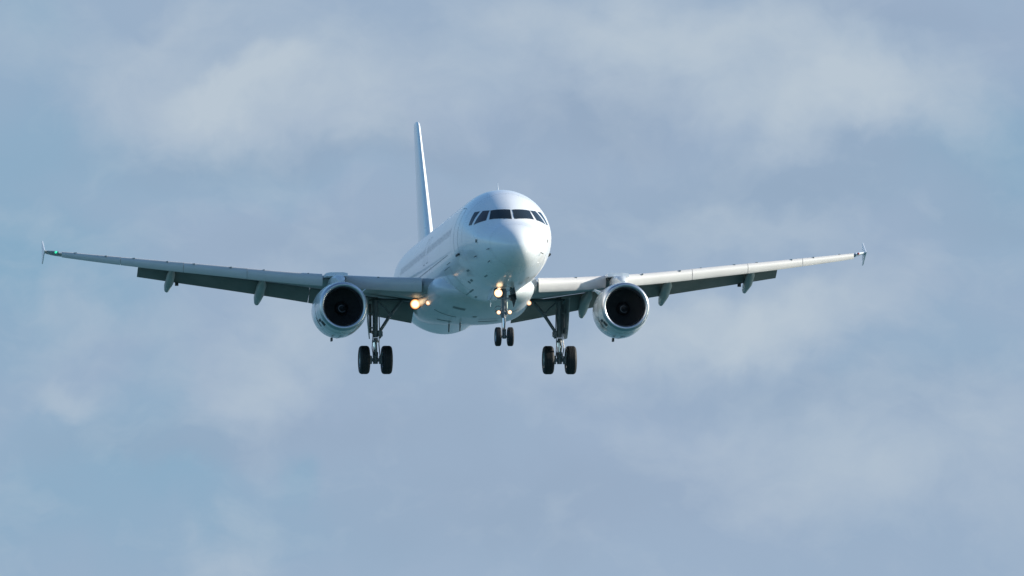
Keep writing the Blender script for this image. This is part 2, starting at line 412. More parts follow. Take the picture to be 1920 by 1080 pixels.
# windscreen: three panes on each side
for s_ in (-1, 1):
    tag_ = None
    fr = lambda q: (q[0] * s_, q[1], q[2])
    def pane(c4, d4, nm, m_, lab, o_):
        return patch([fr(q) for q in c4], [fr(q) for q in d4], nm, m_, fus, off=o_, label=lab)
    d_f = (0.15, -.85, .5); d_s = (.75, -.6, .2); d_b = (.92, -.3, .22)
    A = [(.045, 1.72, .455), (.893, 2.26, .475), (.785, 2.68, .93), (.045, 2.34, .915)]
    Bp = [(.99, 2.33, .475), (1.375, 2.93, .34), (1.08, 3.05, .93), (.87, 2.72, .93)]
    Cp = [(1.465, 3.09, .36), (1.53, 3.36, .36), (1.23, 3.56, .89), (1.17, 3.19, .92)]
    def grow(c4, g):
        cc = sum((Vector(q) for q in c4), Vector()) / 4
        return [tuple(Vector(q) + (Vector(q) - cc).normalized() * g) for q in c4]
    for c4, dd, m_ in ((A, d_f, 'glass'), (Bp, d_s, 'glass_warm' if s_ < 0 else 'glass'), (Cp, d_b, 'glass')):
        pane(c4, [dd] * 4, 'windscreen_pane', M[m_], None, .012)
        patch([fr(q) for q in grow(c4, .028)], [fr(dd)] * 4, 'window_seal', M['seal'], fus, off=.004)

def strip_on_skin(pts, w, name, m_, parent, off=.006, label=None):
    """narrow band following (y, angle in degrees) points on the skin"""
    fine_ = []
    for (a0, b0), (a1, b1) in zip(pts, pts[1:]):
        k = max(2, int(max(abs(a1 - a0) / .25, abs(b1 - b0) / 4)) + 1)
        fine_ += [(lerp(a0, a1, i / k), lerp(b0, b1, i / k)) for i in range(k)]
    fine_.append(pts[-1])
    P = [fpt(y, R(a), off) for y, a in fine_]
    L = []
    for i, p in enumerate(P):
        t = (P[min(i + 1, len(P) - 1)] - P[max(i - 1, 0)]).normalized()
        y, a = fine_[i]; nrm = (fpt(y, R(a), .1) - fpt(y, R(a), 0)).normalized(); sd = t.cross(nrm) * w / 2
        L.append((p - sd, p + sd))
    mb = MB(); mb.add([q for pr in L for q in pr], [(2 * i, 2 * i + 1, 2 * i + 3, 2 * i + 2) for i in range(len(L) - 1)])
    return mb.build(name, m_, parent, label=label)
# cabin windows, doors and panel seams
def z_ang(z, y=12):
    t, b_, w, c_, n = sect(y); return math.degrees(math.asin((z - c_) / (t - c_ if z > c_ else c_ - b_)))
wa = z_ang(.42)
for s_ in (0, 1):
    for i in range(34):
        y = 6.9 + .533 * i
        if abs(y - 15.4) < .1: continue
        mb = MB(); ring = []
        for k in range(10):
            t = 2 * math.pi * k / 10; a = wa + math.degrees(.17 * math.sin(t) / 2.0)
            ring.append(fpt(y + .115 * math.cos(t), R(180 - a if s_ else a), .006))
        mb.add(ring, [tuple(range(10))])
        mb.build('cabin_window', M['window'], fus)
    sg = lambda a: 180 - a if s_ else a
    # forward door, with the darker sill step seen on the photographed side
    dt, db_ = z_ang(1.22, 5.2), z_ang(-.62, 5.2)
    strip_on_skin([(4.75, sg(db_)), (4.72, sg(0)), (4.78, sg(dt)), (5.6, sg(dt)), (5.62, sg(0)), (5.6, sg(db_)), (4.75, sg(db_))], .025, 'door_seam', M['seam'], fus, label='thin outline of the forward cabin door')
    mb = MB(); mb.box(fpt(5.15, R(sg(db_ - 1)), .0), (.10, .8, .07)); mb.build('door_sill', M['seam_dark'], fus)
    for y0_ in (14.6, 15.6):
        strip_on_skin([(y0_, sg(z_ang(-.1))), (y0_, sg(z_ang(.95))), (y0_ + .5, sg(z_ang(.95))), (y0_ + .5, sg(z_ang(-.1))), (y0_, sg(z_ang(-.1)))], .02, 'exit_seam', M['seam'], fus)
    # long lap joint and cargo door outline
    strip_on_skin([(7.9, sg(z_ang(-.42))), (19.8, sg(z_ang(-.42)))], .022, 'lap_joint', M['seam'], fus)
    strip_on_skin([(7.7, sg(z_ang(-.72))), (8.9, sg(z_ang(-.72)))], .03, 'hinge_cover', M['seam'], fus)
    strip_on_skin([(8.3, sg(-24)), (8.3, sg(-62)), (10.1, sg(-62)), (10.1, sg(-24)), (8.3, sg(-24))], .03, 'cargo_door_seam', M['seam'], fus)
    # angle of attack vane plate and probes
    for (y, a, r, ms) in ((2.15, -3, .085, 'seam'),):
        mb = MB(); c0 = fpt(y, R(sg(a)), .004)
        ring = [fpt(y + r * math.cos(t * math.pi / 8), R(sg(a + math.degrees(r * 1.6 * math.sin(t * math.pi / 8) / 1.3))), .006) for t in range(16)]
        mb.add(ring, [tuple(range(16))]); mb.build('sensor_plate', M['paint'], fus)
        mb = MB(); p0 = fpt(y, R(sg(a)), 0); p1 = fpt(y, R(sg(a)), .07 if s_ else .03)
        mb.prism([p0 + Vector((0, -.03, .06)), p0 + Vector((0, .03, .06)), p0 + Vector((0, .04, -.06)), p0 + Vector((0, -.01, -.06))], (p1 - p0) * 1.2)
        mb.build('airflow_vane', M['dark'], fus)
    for (y, a) in (((1.15, -16), (2.6, -26), (1.6, -40)) if s_ else ((1.3, -24),)):
        mb = MB(); p0 = fpt(y, R(sg(a)), -.02); p1 = fpt(y, R(sg(a)), .10)
        mb.tube(p0, p1, .02, .015); mb.tube(p1 + Vector((0, .03, 0)), p1 + Vector((0, -.14, -.01)), .016, .01)
        mb.build('pitot_probe', M['dark'], fus)
# radome joint, skin joints round the barrel (closed rings)
strip_on_skin([(1.02, a) for a in range(-180, 181, 12)], .009, 'radome_joint', M['seam'], fus, off=.003)
for y in (4.05, 6.6, 10.3):
    strip_on_skin([(y, a) for a in range(-180, 181, 12)], .008, 'skin_joint', M['seam'], fus, off=.003)
# scuffs and access panels on the underside
for (y, a, L, w) in ((3.2, -122, .5, .09), (4.6, -140, .55, .12), (5.6, -128, .5, .16), (6.4, -128, .35, .2), (7.6, -118, 1.2, .1), (9.2, -108, .5, .12),
                     (7.9, -96, .6, .12), (3.3, -62, .3, .1), (4.4, -50, .5, .07), (6.1, -48, .6, .08), (9.0, -62, .6, .09)):
    strip_on_skin([(y, a), (y + L, a)], w * .7, 'access_panel', M['seam'], fus, off=.004)
# aerials
def blade(base, h, chord, sweep, thick, name, m_, parent, up=1):
    x, y, z = base
    mb = MB()
    def foil(zz, yy, c_): return [Vector((x + thick / 2 * q * (c_ / chord), yy + p * c_, zz)) for p, q in ((0, 0), (.2, .9), (.5, 1), (1, 0), (.5, -1), (.2, -.9))]
    mb.loft([foil(z, y, chord), foil(z + up * h, y + sweep, chord * .5)])
    return mb.build(name, m_, parent)
blade((0, 6.6, 2.05), .36, .34, .2, .05, 'radio_aerial', M['fence'], fus)
blade((0, 12.4, 2.05), .30, .34, .2, .05, 'radio_aerial', M['fence'], fus)
blade((0, 9.4, -2.05), .30, .34, .2, .05, 'radio_aerial', M['fence'], fus, -1)

# ---- belly fairing
_B = [ # Y, half width, bottom, top
 (10.2, 1.0, -1.95, -1.45), (10.8, 1.72, -2.12, -1.0), (11.5, 2.02, -2.24, -.72), (12.5, 2.12, -2.36, -.52), (14, 2.20, -2.45, -.45), (16, 2.30, -2.46, -.5), (17.5, 2.24, -2.39, -.6),
 (19, 2.08, -2.28, -.75), (20.5, 1.86, -2.15, -1.0), (22.0, 1.4, -2.01, -1.5), (23.2, .7, -1.9, -1.8)]
bW, bB, bT = [pchip([r[0] for r in _B], [r[k] for r in _B]) for k in (1, 2, 3)]
def bpt(y, t):
    w, bo, to = bW(y), bB(y), bT(y); c_ = lerp(bo, to, .55); ca, sa = math.cos(t), math.sin(t)
    n = (2.15 + .85 * min(1, max(0, (y - 13) / 4))) if sa < 0 else 2.0; H = (to - c_) if sa > 0 else (c_ - bo)
    return Vector((w * math.copysign(abs(ca) ** (2 / n), ca), y, c_ + H * math.copysign(abs(sa) ** (2 / n), sa)))
b = MB(); b.loft([[bpt(10.2 + .25 * k, 2 * math.pi * i / 72) for i in range(72)] for k in range(53)])
belly = b.build('belly_fairing', M['belly'], root, angle=70)
# air inlets, drains and panels under the fairing
for (x, y, lx, ly) in ((-1.0, 12.0, .5, .35), (.75, 12.2, .5, .35), (-1.35, 13.9, .9, .12), (-.2, 13.4, .16, .3), (.5, 14.2, .9, .10), (.55, 15.2, .8, .22), (-1.2, 15.6, .6, .2), (1.35, 13.2, .5, .1)):
    vs = []
    for j in range(5):
        yy = y - ly / 2 + ly * j / 4
        for i in range(7):
            xx = x - lx / 2 + lx * i / 6
            lo_, hi_ = 180.0, 360.0                      # x grows with the angle along the underside
            for _ in range(30):
                md_ = (lo_ + hi_) / 2
                if bpt(yy, R(md_)).x < xx: lo_ = md_
                else: hi_ = md_
            vs.append(bpt(yy, R(lo_)) + Vector((0, 0, -.006)))
    mb = MB(); mb.add(vs, [(j * 7 + i, j * 7 + i + 1, j * 7 + i + 8, j * 7 + i + 7) for j in range(4) for i in range(6)]); mb.build('belly_panel', M['seam'], belly)
for (x, y) in ((-.5, 15.9), (-.9, 16.4)):
    mb = MB(); mb.tube((x, y, -2.45), (x, y + .12, -2.78), .035, .025); mb.build('drain_mast', M['gear'], belly)
# ---- wings
LEf = lambda X: 11.93 + .52 * X
TEf = pchip([1.5, 6.4, 17.1], [19.1, 19.16, 22.26])
ztop = pchip([1.5, 2.3, 6.4, 11, 13.2, 16, 17.1], [-.88, -.85, -.5, .12, .42, .81, .97])     # slat crest
zch = pchip([1.5, 2, 6.4, 11, 13.2, 16, 17.1], [-1.22, -1.18, -.68, -.05, .29, .73, .9])
inc = pchip([1.5, 6.4, 17], [R(1.8), R(.6), R(-.8)])
thk = pchip([1.5, 6.4, 17], [.125, .115, .105])
slh = pchip([1.5, 2.3, 6.4, 11, 16, 17.1], [.62, .60, .50, .44, .27, .2])
FO = [(0, 0), (.01, .12), (.03, .21), (.07, .31), (.13, .40), (.22, .47), (.35, .50), (.5, .46), (.65, .37), (.8, .24), (.92, .11), (1, .01)]
FL = [(.92, -.03), (.8, -.08), (.65, -.17), (.5, -.30), (.35, -.40), (.22, -.42), (.13, -.37), (.07, -.28), (.03, -.18), (.01, -.1)]
def foil_ring(X, le, te, z, th, i_, s_, cut0=0, cut1=1):
    c_ = te - le; rg = []
    for p, q in FO + FL:
        p = min(max(p, cut0), cut1)
        yy, zz = p * c_, q * th * c_
        rg.append(Vector((s_ * X, le + yy * math.cos(i_) + zz * math.sin(i_), z - yy * math.sin(i_) + zz * math.cos(i_))))
    return rg
def xs(a, b_, n): return [lerp(a, b_, i / n) for i in range(n + 1)]
SL = [(0, -.02, .72), (0, 0, .45), (0, -.035, .28), (0, -.12, .13), (0, -.26, .035), (0, -.42, 0), (0, -.60, .015), (0, -.78, .07), (0, -.92, .14), (0, -1.0, .22),
      (0, -.93, .25), (0, -.72, .22), (0, -.48, .25), (0, -.28, .36), (0, -.13, .52), (0, -.05, .72)]
def slat_ring(X, s_):
    h = slh(X); le = LEf(X) - .22 * h / .6
    return [Vector((s_ * X, le + p[2] * h, ztop(X) + p[1] * h)) for p in SL]
def flap_ring(X, s_, cf, defl, gap_y, gap_z, zTE, te):
    rg = []
    for p, q in FO + FL:
        yy, zz = p * cf, q * .13 * cf
        rg.append(Vector((s_ * X, te + gap_y + yy * math.cos(defl) + zz * math.sin(defl), zTE + gap_z - yy * math.sin(defl) + zz * math.cos(defl))))
    return rg
def zTE(X): return zch(X) - (TEf(X) - LEf(X)) * math.sin(inc(X))
def wing(s_):
    side = 'starboard' if s_ < 0 else 'port'
    b = MB(); X_ = xs(1.4, 6.4, 12) + xs(6.4, 16.55, 24)[1:]
    b.loft([foil_ring(X, LEf(X) + .12, TEf(X), zch(X), thk(X), inc(X), s_) for X in X_])
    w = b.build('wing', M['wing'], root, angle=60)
    # tip fairing with lamp
    b = MB(); tips = []
    for X, a, d_, z, t in ((16.52, LEf(16.5) - .02, TEf(16.5), zch(16.5) + .02, .12), (16.75, LEf(16.75) + .12, TEf(16.75) + .05, zch(16.7) + .05, .10), (16.95, LEf(17) + .4, TEf(17), .95, .08), (17.02, LEf(17) + .65, TEf(17) - .05, .97, .05)):
        tips.append(foil_ring(X, a, d_, z, t, 0, s_))
    b.loft(tips); b.build('wing_tip', M['wing'] if s_ < 0 else M['fence'], w)
    # slats
    for a, d_ in ((2.40, 5.34), (6.24, 9.16), (9.18, 11.64), (11.66, 14.09), (14.11, 16.40)):
        b = MB(); b.loft([slat_ring(X, s_) for X in xs(a, d_, 8)])
        b.build('slat', M['slat'], w, angle=50)
        L = d_ - a
        for k in ((.2, .78) if a > 6 else (.55,)):
            X = a + L * k; b = MB(); c0 = slat_ring(X, s_)[2]
            b.box(c0 + Vector((random.uniform(-.15, .15), .0, -.015)), (random.uniform(.06, .11), .12, .05)); b.build('slat_track_cover', M['seam'], w)
    # trailing edge: single slotted flaps run out and down
    for a, d_, c0, c1, df in ((2.05, 6.34, 1.35, 1.0, 33), (6.36, 13.24, 1.0, .72, 33)):
        b = MB(); b.loft([flap_ring(X, s_, lerp(c0, c1, (X - a) / (d_ - a)), R(df), -.36, -.035, zTE(X), TEf(X)) for X in xs(a, d_, 10)])
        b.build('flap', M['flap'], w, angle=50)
    # aileron
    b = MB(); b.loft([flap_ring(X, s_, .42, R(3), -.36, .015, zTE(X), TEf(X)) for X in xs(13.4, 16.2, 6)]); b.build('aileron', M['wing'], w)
    # flap track fairings: canoes hung under the wing, tails drooped with the flap
    for X, tipy, tipz, wd in ((5.0, 20.15, -1.86, .40), (8.37, 20.75, -1.29, .38), (11.98, 21.75, -.68, .34)):
        b = MB(); rg = []
        te = TEf(X); y0 = te - .42 * (te - LEf(X)) - .5; z0 = zch(X) - .42 * thk(X) * (te - LEf(X)) * .75
        yk, zk = te - .55, zTE(X) - .30
        path_ = [(y0, z0, .02, .02), (y0 + .25, z0 - .05, .45, .5), (lerp(y0, yk, .5), lerp(z0, zk, .5) - .06, .9, .9), (yk, zk - .04, 1, 1.0), (yk + .35, zk - .18, 1, 1.05),
                 (lerp(yk, tipy, .62), lerp(zk, tipz, .58), .9, .9), (lerp(yk, tipy, .85), lerp(zk, tipz, .84), .6, .6), (tipy, tipz, .04, .05)]
        for yy, zz, fw, fh in path_:
            rg.append([Vector((s_ * X + wd / 2 * fw * math.cos(t), yy, zz + wd * .62 * fh * math.sin(t))) for t in [2 * math.pi * k / 20 for k in range(20)]])
        b.loft(rg); b.build('flap_track_fairing', M['fairing'], w, angle=60)
    for X in (6.9 + 4.75,):
        b = MB(); p = flap_ring(X, s_, .8, R(33), -.36, -.035, zTE(X), TEf(X))[11]
        b.box(p + Vector((s_ * .0, 0, -.03)), (.14, .1, .16)); b.build('flap_stop', M['dark'], w)
    # wing tip fence
    b = MB(); y0 = LEf(17) + .9; z0 = .97
    b.loft([[Vector((s_ * (17.03 + q * th), yy, zz)) for q in (-1, 1)] for yy, zz, th in ((0, 0, 0),)] if False else
           [[Vector((s_ * 17.03 + q * .017, yy, zz)) for yy, zz in ((y0 - .55, z0), (y0 - .15, z0 + .18), (y0 + .42, z0 + .47), (y0 + .66, z0 + .49), (y0 + .60, z0 + .08), (y0 + .60, z0 - .08), (y0 + .68, z0 - .45), (y0 + .48, z0 - .43), (y0 - .1, z0 - .17))] for q in (-1, 1)], cap0=True, cap1=True)
    b.build('wingtip_fence', M['fence'], w, smooth=False)
    # navigation lamp in the tip leading edge
    b = MB(); b.lathe([(-.07, .01), (-.05, .03), (0, .045), (.12, .05)], (s_ * 16.62, LEf(16.6) + .0, zch(16.6) + .03), n=16)
    b.build('navigation_light', M['green'] if s_ < 0 else M['redlamp'], w, label='lit green navigation light' if s_ < 0 else 'red navigation light')
    return w
wingS, wingP = wing(-1), wing(1)

# root fixed leading edge between the fairing and the first slat
for s_, w in ((-1, wingS), (1, wingP)):
    b = MB(); b.loft([foil_ring(X, LEf(X) - .05, LEf(X) + 1.6, zch(X) - .02, .42, 0, s_) for X in (1.7, 2.0, 2.32)]); b.build('root_fillet', M['wing'], w)

# ---- engines
EY, EZ, EX = 11.5, -2.16, 5.77
def engine(s_):
    c0 = Vector((s_ * EX, EY, EZ))
    b = MB()
    prof_out = [(.16, .985), (.4, 1.025), (.8, 1.06), (1.4, 1.085), (2.0, 1.08), (2.6, 1.04), (3.1, .97), (3.5, .88), (3.5, .84), (3.1, .87), (2.4, .90), (1.4, .86), (.9, .80), (.45, .755)]
    N_ = 72
    def ring(a, r):
        rr = []
        for i in range(N_):
            t = 2 * math.pi * i / N_
            ex = 1 + (.05 if math.sin(t) < 0 else 0) * abs(math.sin(t)) ** 2 * min(1, a / .8) * (1 if r > .96 else 0)   # slightly deeper chin
            rr.append(c0 + Vector((r * math.cos(t), a, r * ex * math.sin(t))))
        return rr
    b.loft([ring(a, r) for a, r in prof_out[:8]], cap0=False, cap1=False, mi=0)
    b.loft([ring(a, r) for a, r in prof_out[7:]], cap0=False, cap1=False, mi=1)
    e = b.build('engine', [M['cowl'], M['intake']], root, angle=50)
    b = MB(); b.loft([ring(a, r) for a, r in [(.17, .987), (.09, .967), (.03, .937), (0, .90), (.01, .855), (.06, .81), (.15, .775), (.30, .755), (.45, .755)]], cap0=False, cap1=False)
    b.build('intake_lip', M['lip'], e, angle=80)
    # fan with 36 twisted blades
    b = MB()
    for k in range(36):
        t = 2 * math.pi * k / 36; q = []
        for r, tw, ch in ((.27, .35, .16), (.55, .8, .18), (.81, 1.1, .2)):
            for sg_ in (-1, 1):
                a = t + sg_ * ch * math.sin(tw) / 2 / r; q.append(c0 + Vector((r * math.cos(a), 1.0 + sg_ * ch * math.cos(tw) / 2, r * math.sin(a))))
        b.add(q, [(0, 1, 3, 2), (2, 3, 5, 4)])
    b.build('fan', M['fan'], e)
    b = MB(); b.lathe([(1.25, .82), (1.26, .1)], c0, n=48); b.build('fan_backplate', M['spinner'], e)
    b = MB(); b.lathe([(.62, .005), (.68, .07), (.8, .16), (.95, .235), (1.08, .27)], c0, n=36); sp = b.build('spinner', M['spinner'], e)
    # painted spiral
    b = MB(); pts = []
    for k in range(30):
        t = k / 29; a = .6 + 5.0 * t; r = .05 + .125 * t
        yy = pchip([.005, .07, .16, .235, .27], [.62, .68, .8, .95, 1.08])(r) - .012
        pts.append(c0 + Vector((r * math.cos(a) * s_ * s_, yy, r * math.sin(a))))
    L = []
    for i, p in enumerate(pts):
        r_ = (p - c0); r_.y = 0; r_.normalize(); wv_ = .022; L.append((p - r_ * wv_, p + r_ * wv_ + Vector((0, .03, 0))))
    b.add([q for pr in L for q in pr], [(2 * i, 2 * i + 1, 2 * i + 3, 2 * i + 2) for i in range(29)]); b.build('spinner_spiral', M['spiral'], e)
    # core nozzle and plug
    b = MB(); b.lathe([(3.2, .62), (4.0, .56), (4.9, .42), (4.9, .38), (4.2, .44)], c0, n=36, cap=False); b.lathe([(4.3, .3), (4.9, .24), (5.5, .03)], c0, n=24); b.build('exhaust_nozzle', M['nozzle'], e)
    # pylon
    b = MB(); wz = zch(EX)
    sec = lambda yy, zt, zb_, hw: [Vector((s_ * EX + hw * p, yy, lerp(zb_, zt, q))) for p, q in ((-1, 0), (-1, .8), (-.6, 1), (.6, 1), (1, .8), (1, 0))]
    b.loft([sec(12.35, EZ + 1.12, EZ + .95, .1), sec(12.7, EZ + 1.34, EZ + .9, .2), sec(13.4, wz + .02, EZ + .9, .27), sec(14.4, wz + .06, EZ + .8, .27), sec(15.4, wz - .02, EZ + .5, .25), sec(17.2, wz - .2, wz - .9, .2), sec(18.4, wz - .25, wz - .55, .05)])
    b.build('pylon', M['cowl'], e, angle=40)
    b = MB(); b.loft([sec(13.9, ztop(EX) - .0, ztop(EX) - .16, .44), sec(14.3, ztop(EX) + .0, ztop(EX) - .16, .44), sec(15.6, ztop(EX) + .02, ztop(EX) - .1, .40)]); b.build('pylon_cap', M['fence'], e)
    # strake on the inboard shoulder
    a = R(38); ux = Vector((-s_ * math.cos(a), 0, math.sin(a))); b = MB()
    b.prism([c0 + ux * 1.05 + Vector((0, .9, 0)), c0 + ux * 1.36 + Vector((0, 1.6, 0)), c0 + ux * 1.36 + Vector((0, 1.95, 0)), c0 + ux * 1.05 + Vector((0, 2.1, 0))], ux.cross(Vector((0, 1, 0))) * .03)
    b.build('nacelle_strake', M['fence'], e, smooth=False)
    # drain under the cowl, latches, reflections painted as pale and dark patches (the same side on both engines)
    b = MB(); b.box(c0 + Vector((-.3, 1.9, -1.20)), (.07, .3, .14)); b.build('drain_mast', M['dark'], e)
    def on_cowl(aa, yy, off=.006):
        r = pchip([q[0] for q in prof_out[:8]], [q[1] for q in prof_out[:8]])(yy); t = R(aa); st = math.sin(t)
        ex = 1 + (.05 if st < 0 else 0) * st * st * min(1, yy / .8)
        return c0 + Vector(((r + off) * math.cos(t), yy, (r * ex + off) * math.sin(t)))
    def cpatch(a0, a1, y0, y1, nm, m_, off=.006, sk=0):
        b = MB(); n = 8; vs = []
        for i in range(n + 1):
            for j in range(5): vs.append(on_cowl(lerp(a0, a1, i / n) + sk * (j / 4), lerp(y0, y1, j / 4), off))
        b.add(vs, [(i * 5 + j, i * 5 + j + 1, i * 5 + j + 6, i * 5 + j + 5) for i in range(n) for j in range(4)]); return b.build(nm, m_, e)
    cpatch(168, 206, .95, 1.75, 'cowl_reflection', M['fence'], .004)  # pale reflection painted onto the cowl side
    cpatch(207, 213, .42, .85, 'dark_reflection_bar', M['dark'])  # this bar and the next paint the dark part of the reflection
    cpatch(199, 222, 1.02, 1.14, 'dark_reflection_bar', M['dark'])
    cpatch(214, 226, .30, .62, 'latch_panel', M['seam_dark'])
    cpatch(226, 227.5, .35, 1.6, 'cowl_seam', M['mark'])
    cpatch(265, 276, 1.05, 1.12, 'cowl_latch', M['seam_dark']); cpatch(268, 269, .3, 3.2, 'cowl_seam', M['seam']); 
    for yy in (.52, 2.35):
        b = MB(); vs = [on_cowl(t * 5, yy + k * .016, .004) for t in range(73) for k in (0, 1)]
        b.add(vs, [(2 * i, 2 * i + 1, 2 * i + 3, 2 * i + 2) for i in range(72)]); b.build('cowl_seam', M['seam'], e)
    return e
engine(-1); engine(1)

# ---- fin and tailplane
FINF = [(0, 0), (.02, .22), (.06, .36), (.15, .47), (.3, .5), (.5, .44), (.75, .25), (1, .01), (.75, -.25), (.5, -.44), (.3, -.5), (.15, -.47), (.06, -.36), (.02, -.22)]
def fring(z, le, te, th): return [Vector((th * (te - le) * q, lerp(le, te, p), z)) for p, q in FINF]
FS = [(1.75, 29.6, 34.75, .10), (2.3, 30.3, 34.85, .10), (5.0, 32.35, 35.55, .10), (7.45, 34.3, 36.2, .10), (7.62, 34.5, 36.22, .08), (7.70, 34.85, 36.2, .05)]
b = MB(); b.loft([fring(z, le, lerp(le, te, .999), th) for z, le, te, th in FS])
fin = b.build('tail_fin', M['paint'], root, angle=60)
b = MB(); b.loft([fring(z, te - .32 * (te - le) - .0, te + .02, .085) for z, le, te, th in FS[1:4]]); b.build('rudder', M['paint'], fin)
for s_ in (-1, 1):
    b = MB(); rg = []
    for X, le, te, z in ((.3, 30.9, 35.2, .48), (6.05, 34.45, 36.0, .96), (6.22, 34.75, 36.0, .98)):
        rg.append([Vector((s_ * X, lerp(le, te, p), z + .09 * (te - le) * q)) for p, q in FINF])
    b.loft(rg); tp = b.build('tailplane', M['wing'], root, angle=60)
    b = MB(); rg = []
    for X, le, te, z in ((1.0, 30.9 + .43, 35.3, .54), (5.9, 34.4, 36.02, .94)):
        rg.append([Vector((s_ * X, lerp(te - .3 * (te - le), te, p), z + .05 * (te - le) * q)) for p, q in FINF])
    b.loft(rg); b.build('elevator', M['wing'], tp)

# ---- wheels
def tyre(c, r, w, parent):
    b = MB(); h = w / 2
    prof = [(-h * .80, r * .52), (-h * .93, r * .62), (-h, r * .76), (-h * .95, r * .88), (-h * .80, r * .955), (-h * .55, r * .99)]
    for g in (-.5, -.17, .17, .5):
        prof += [(h * (g - .055), r), (h * (g - .045), r * .982), (h * (g + .045), r * .982), (h * (g + .055), r)]
    prof += [(h * .55, r * .99), (h * .80, r * .955), (h * .95, r * .88), (h, r * .76), (h * .93, r * .62), (h * .80, r * .52)]
    b.lathe(prof, c, 'X', n=48, cap=False); return b.build('tyre', M['tyre'], parent, angle=40)
def rim(c, r, w, parent):
    b = MB(); h = w / 2
    b.lathe([(-h * .75, .01), (-h * .72, r * .18), (-h * .45, r * .22), (-h * .5, r * .42), (-h * .86, r * .53), (-h * .5, r * .55), (h * .5, r * .55), (h * .86, r * .53), (h * .5, r * .42), (h * .45, r * .22), (h * .72, r * .18), (h * .75, .01)], c, 'X', n=32)
    return b.build('wheel_rim', M['rim'], parent, angle=40)

# ---- main gear
def main_gear(s_):
    X, Y = s_ * 3.795, 17.71; zt = -1.25; za = -3.82
    b = MB()
    b.tube((X, Y - .1, zt), (X, Y - .03, -2.9), .12, .11, 20)                 # outer cylinder
    b.tube((X, Y - .03, -2.62), (X, Y - .03, -2.75), .15, .15, 20)
    b.tube((X, Y, -3.02), (X, Y, -3.10), .135, .135, 20)
    b.tube((X, Y, -3.10), (X, Y, -3.55), .085, .085, 18, mi=1)              # piston
    b.tube((X, Y, -3.5), (X, Y, -3.98), .12, .10, 18)                        # axle beam
    b.tube((X - .62, Y, za), (X + .62, Y, za), .075, .075, 14)
    b.tube((X - .34, Y, za), (X - .15, Y, za), .17, .17, 18); b.tube((X + .15, Y, za), (X + .34, Y, za), .17, .17, 18)  # brake packs
    for dx in (-.23, .23):
        b.tube((X + dx, Y - .22, za - .14), (X + dx, Y - .22, za + .16), .035, .035, 8)
    b.tube((X + s_ * .17, Y + .25, -1.5), (X + s_ * .17, Y + .2, -2.7), .06, .05, 10)      # retraction line
    b.path([(X - s_ * .14, Y - .17, -1.7), (X - s_ * .16, Y - .18, -2.6), (X - s_ * .13, Y - .18, -3.2), (X - s_ * .17, Y - .2, -3.7)], .022, 6)
    b.path([(X + s_ * .1, Y - .17, -1.7), (X + s_ * .12, Y - .2, -2.9), (X + s_ * .16, Y - .25, -3.35), (X + s_ * .08, Y - .2, -3.8)], .02, 6)
    b.tube((X - s_ * .17, Y - .1, -2.85), (X - s_ * .24, Y - .1, -2.9), .09, .07, 10)
    g = b.build('main_landing_gear', [M['gear'], M['chrome']], root, angle=40)
    # torque links, ahead of the leg
    b = MB()
    b.tube((X, Y - .16, -2.98), (X + s_ * .02, Y - .55, -3.32), .05, .035, 8); b.tube((X + s_ * .02, Y - .55, -3.32), (X, Y - .14, -3.68), .035, .05, 8)
    b.tube((X - .09, Y - .16, -2.98), (X + .09, Y - .16, -2.98), .05, .05, 8); b.tube((X - .09, Y - .14, -3.68), (X + .09, Y - .14, -3.68), .05, .05, 8)
    b.build('torque_link', M['gear'], g)
    # folding side stay and lock stay, running inboard and up
    b = MB(); J = (X - s_ * .62, Y - .1, -1.98)
    b.tube((X - s_ * .14, Y - .1, -2.72), J, .065, .07, 12); b.tube(J, (X - s_ * 1.12, Y - .1, -1.38), .07, .06, 12)
    b.tube((J[0], J[1] - .12, J[2]), (J[0], J[1] + .12, J[2]), .09, .09, 12); b.box((X - s_ * .2, Y - .1, -2.76), (.18, .2, .2))
    b.build('side_stay', M['gear'], g)
    b = MB(); K = (X - s_ * .42, Y - .15, -1.72)
    b.tube(J, K, .04, .035, 8); b.tube(K, (X - s_ * .08, Y - .15, -1.42), .035, .04, 8); b.tube(J, (X - s_ * .98, Y - .12, -1.62), .03, .03, 8)
    b.build('lock_stay', M['gear'], g)
    # leg door on the outboard side
    b = MB(); xo = X + s_ * .26
    dk = lambda q: (q[0] - s_ * .12 * (q[1] - Y), q[1], q[2])
    b.prism([dk(q) for q in [(xo + s_ * .06, Y - .55, -1.30), (xo + s_ * .06, Y + .55, -1.30), (xo + s_ * .06, Y + .62, -2.2), (xo, Y + .40, -2.62), (xo - s_ * .02, Y + .1, -2.95), (xo - s_ * .02, Y - .28, -2.95), (xo, Y - .4, -2.6)]], (.045, 0, 0))
    b.tube((X + s_ * .1, Y, -1.9), (xo, Y, -1.9), .03); b.tube((X + s_ * .1, Y, -2.5), (xo, Y, -2.5), .03)
    b.build('gear_door', M['wing'], g, angle=30)
    # open well above the leg
    b = MB(); b.box((X - s_ * .75, Y - .05, -1.36), (1.9, .7, .05)); b.build('wheel_well', M['hole'], g)
    for dx in (-.4635, .4635):
        tyre((X + dx, Y, za), .585, .42, g); rim((X + dx, Y, za), .585, .42, g)
    return g
main_gear(-1); main_gear(1)

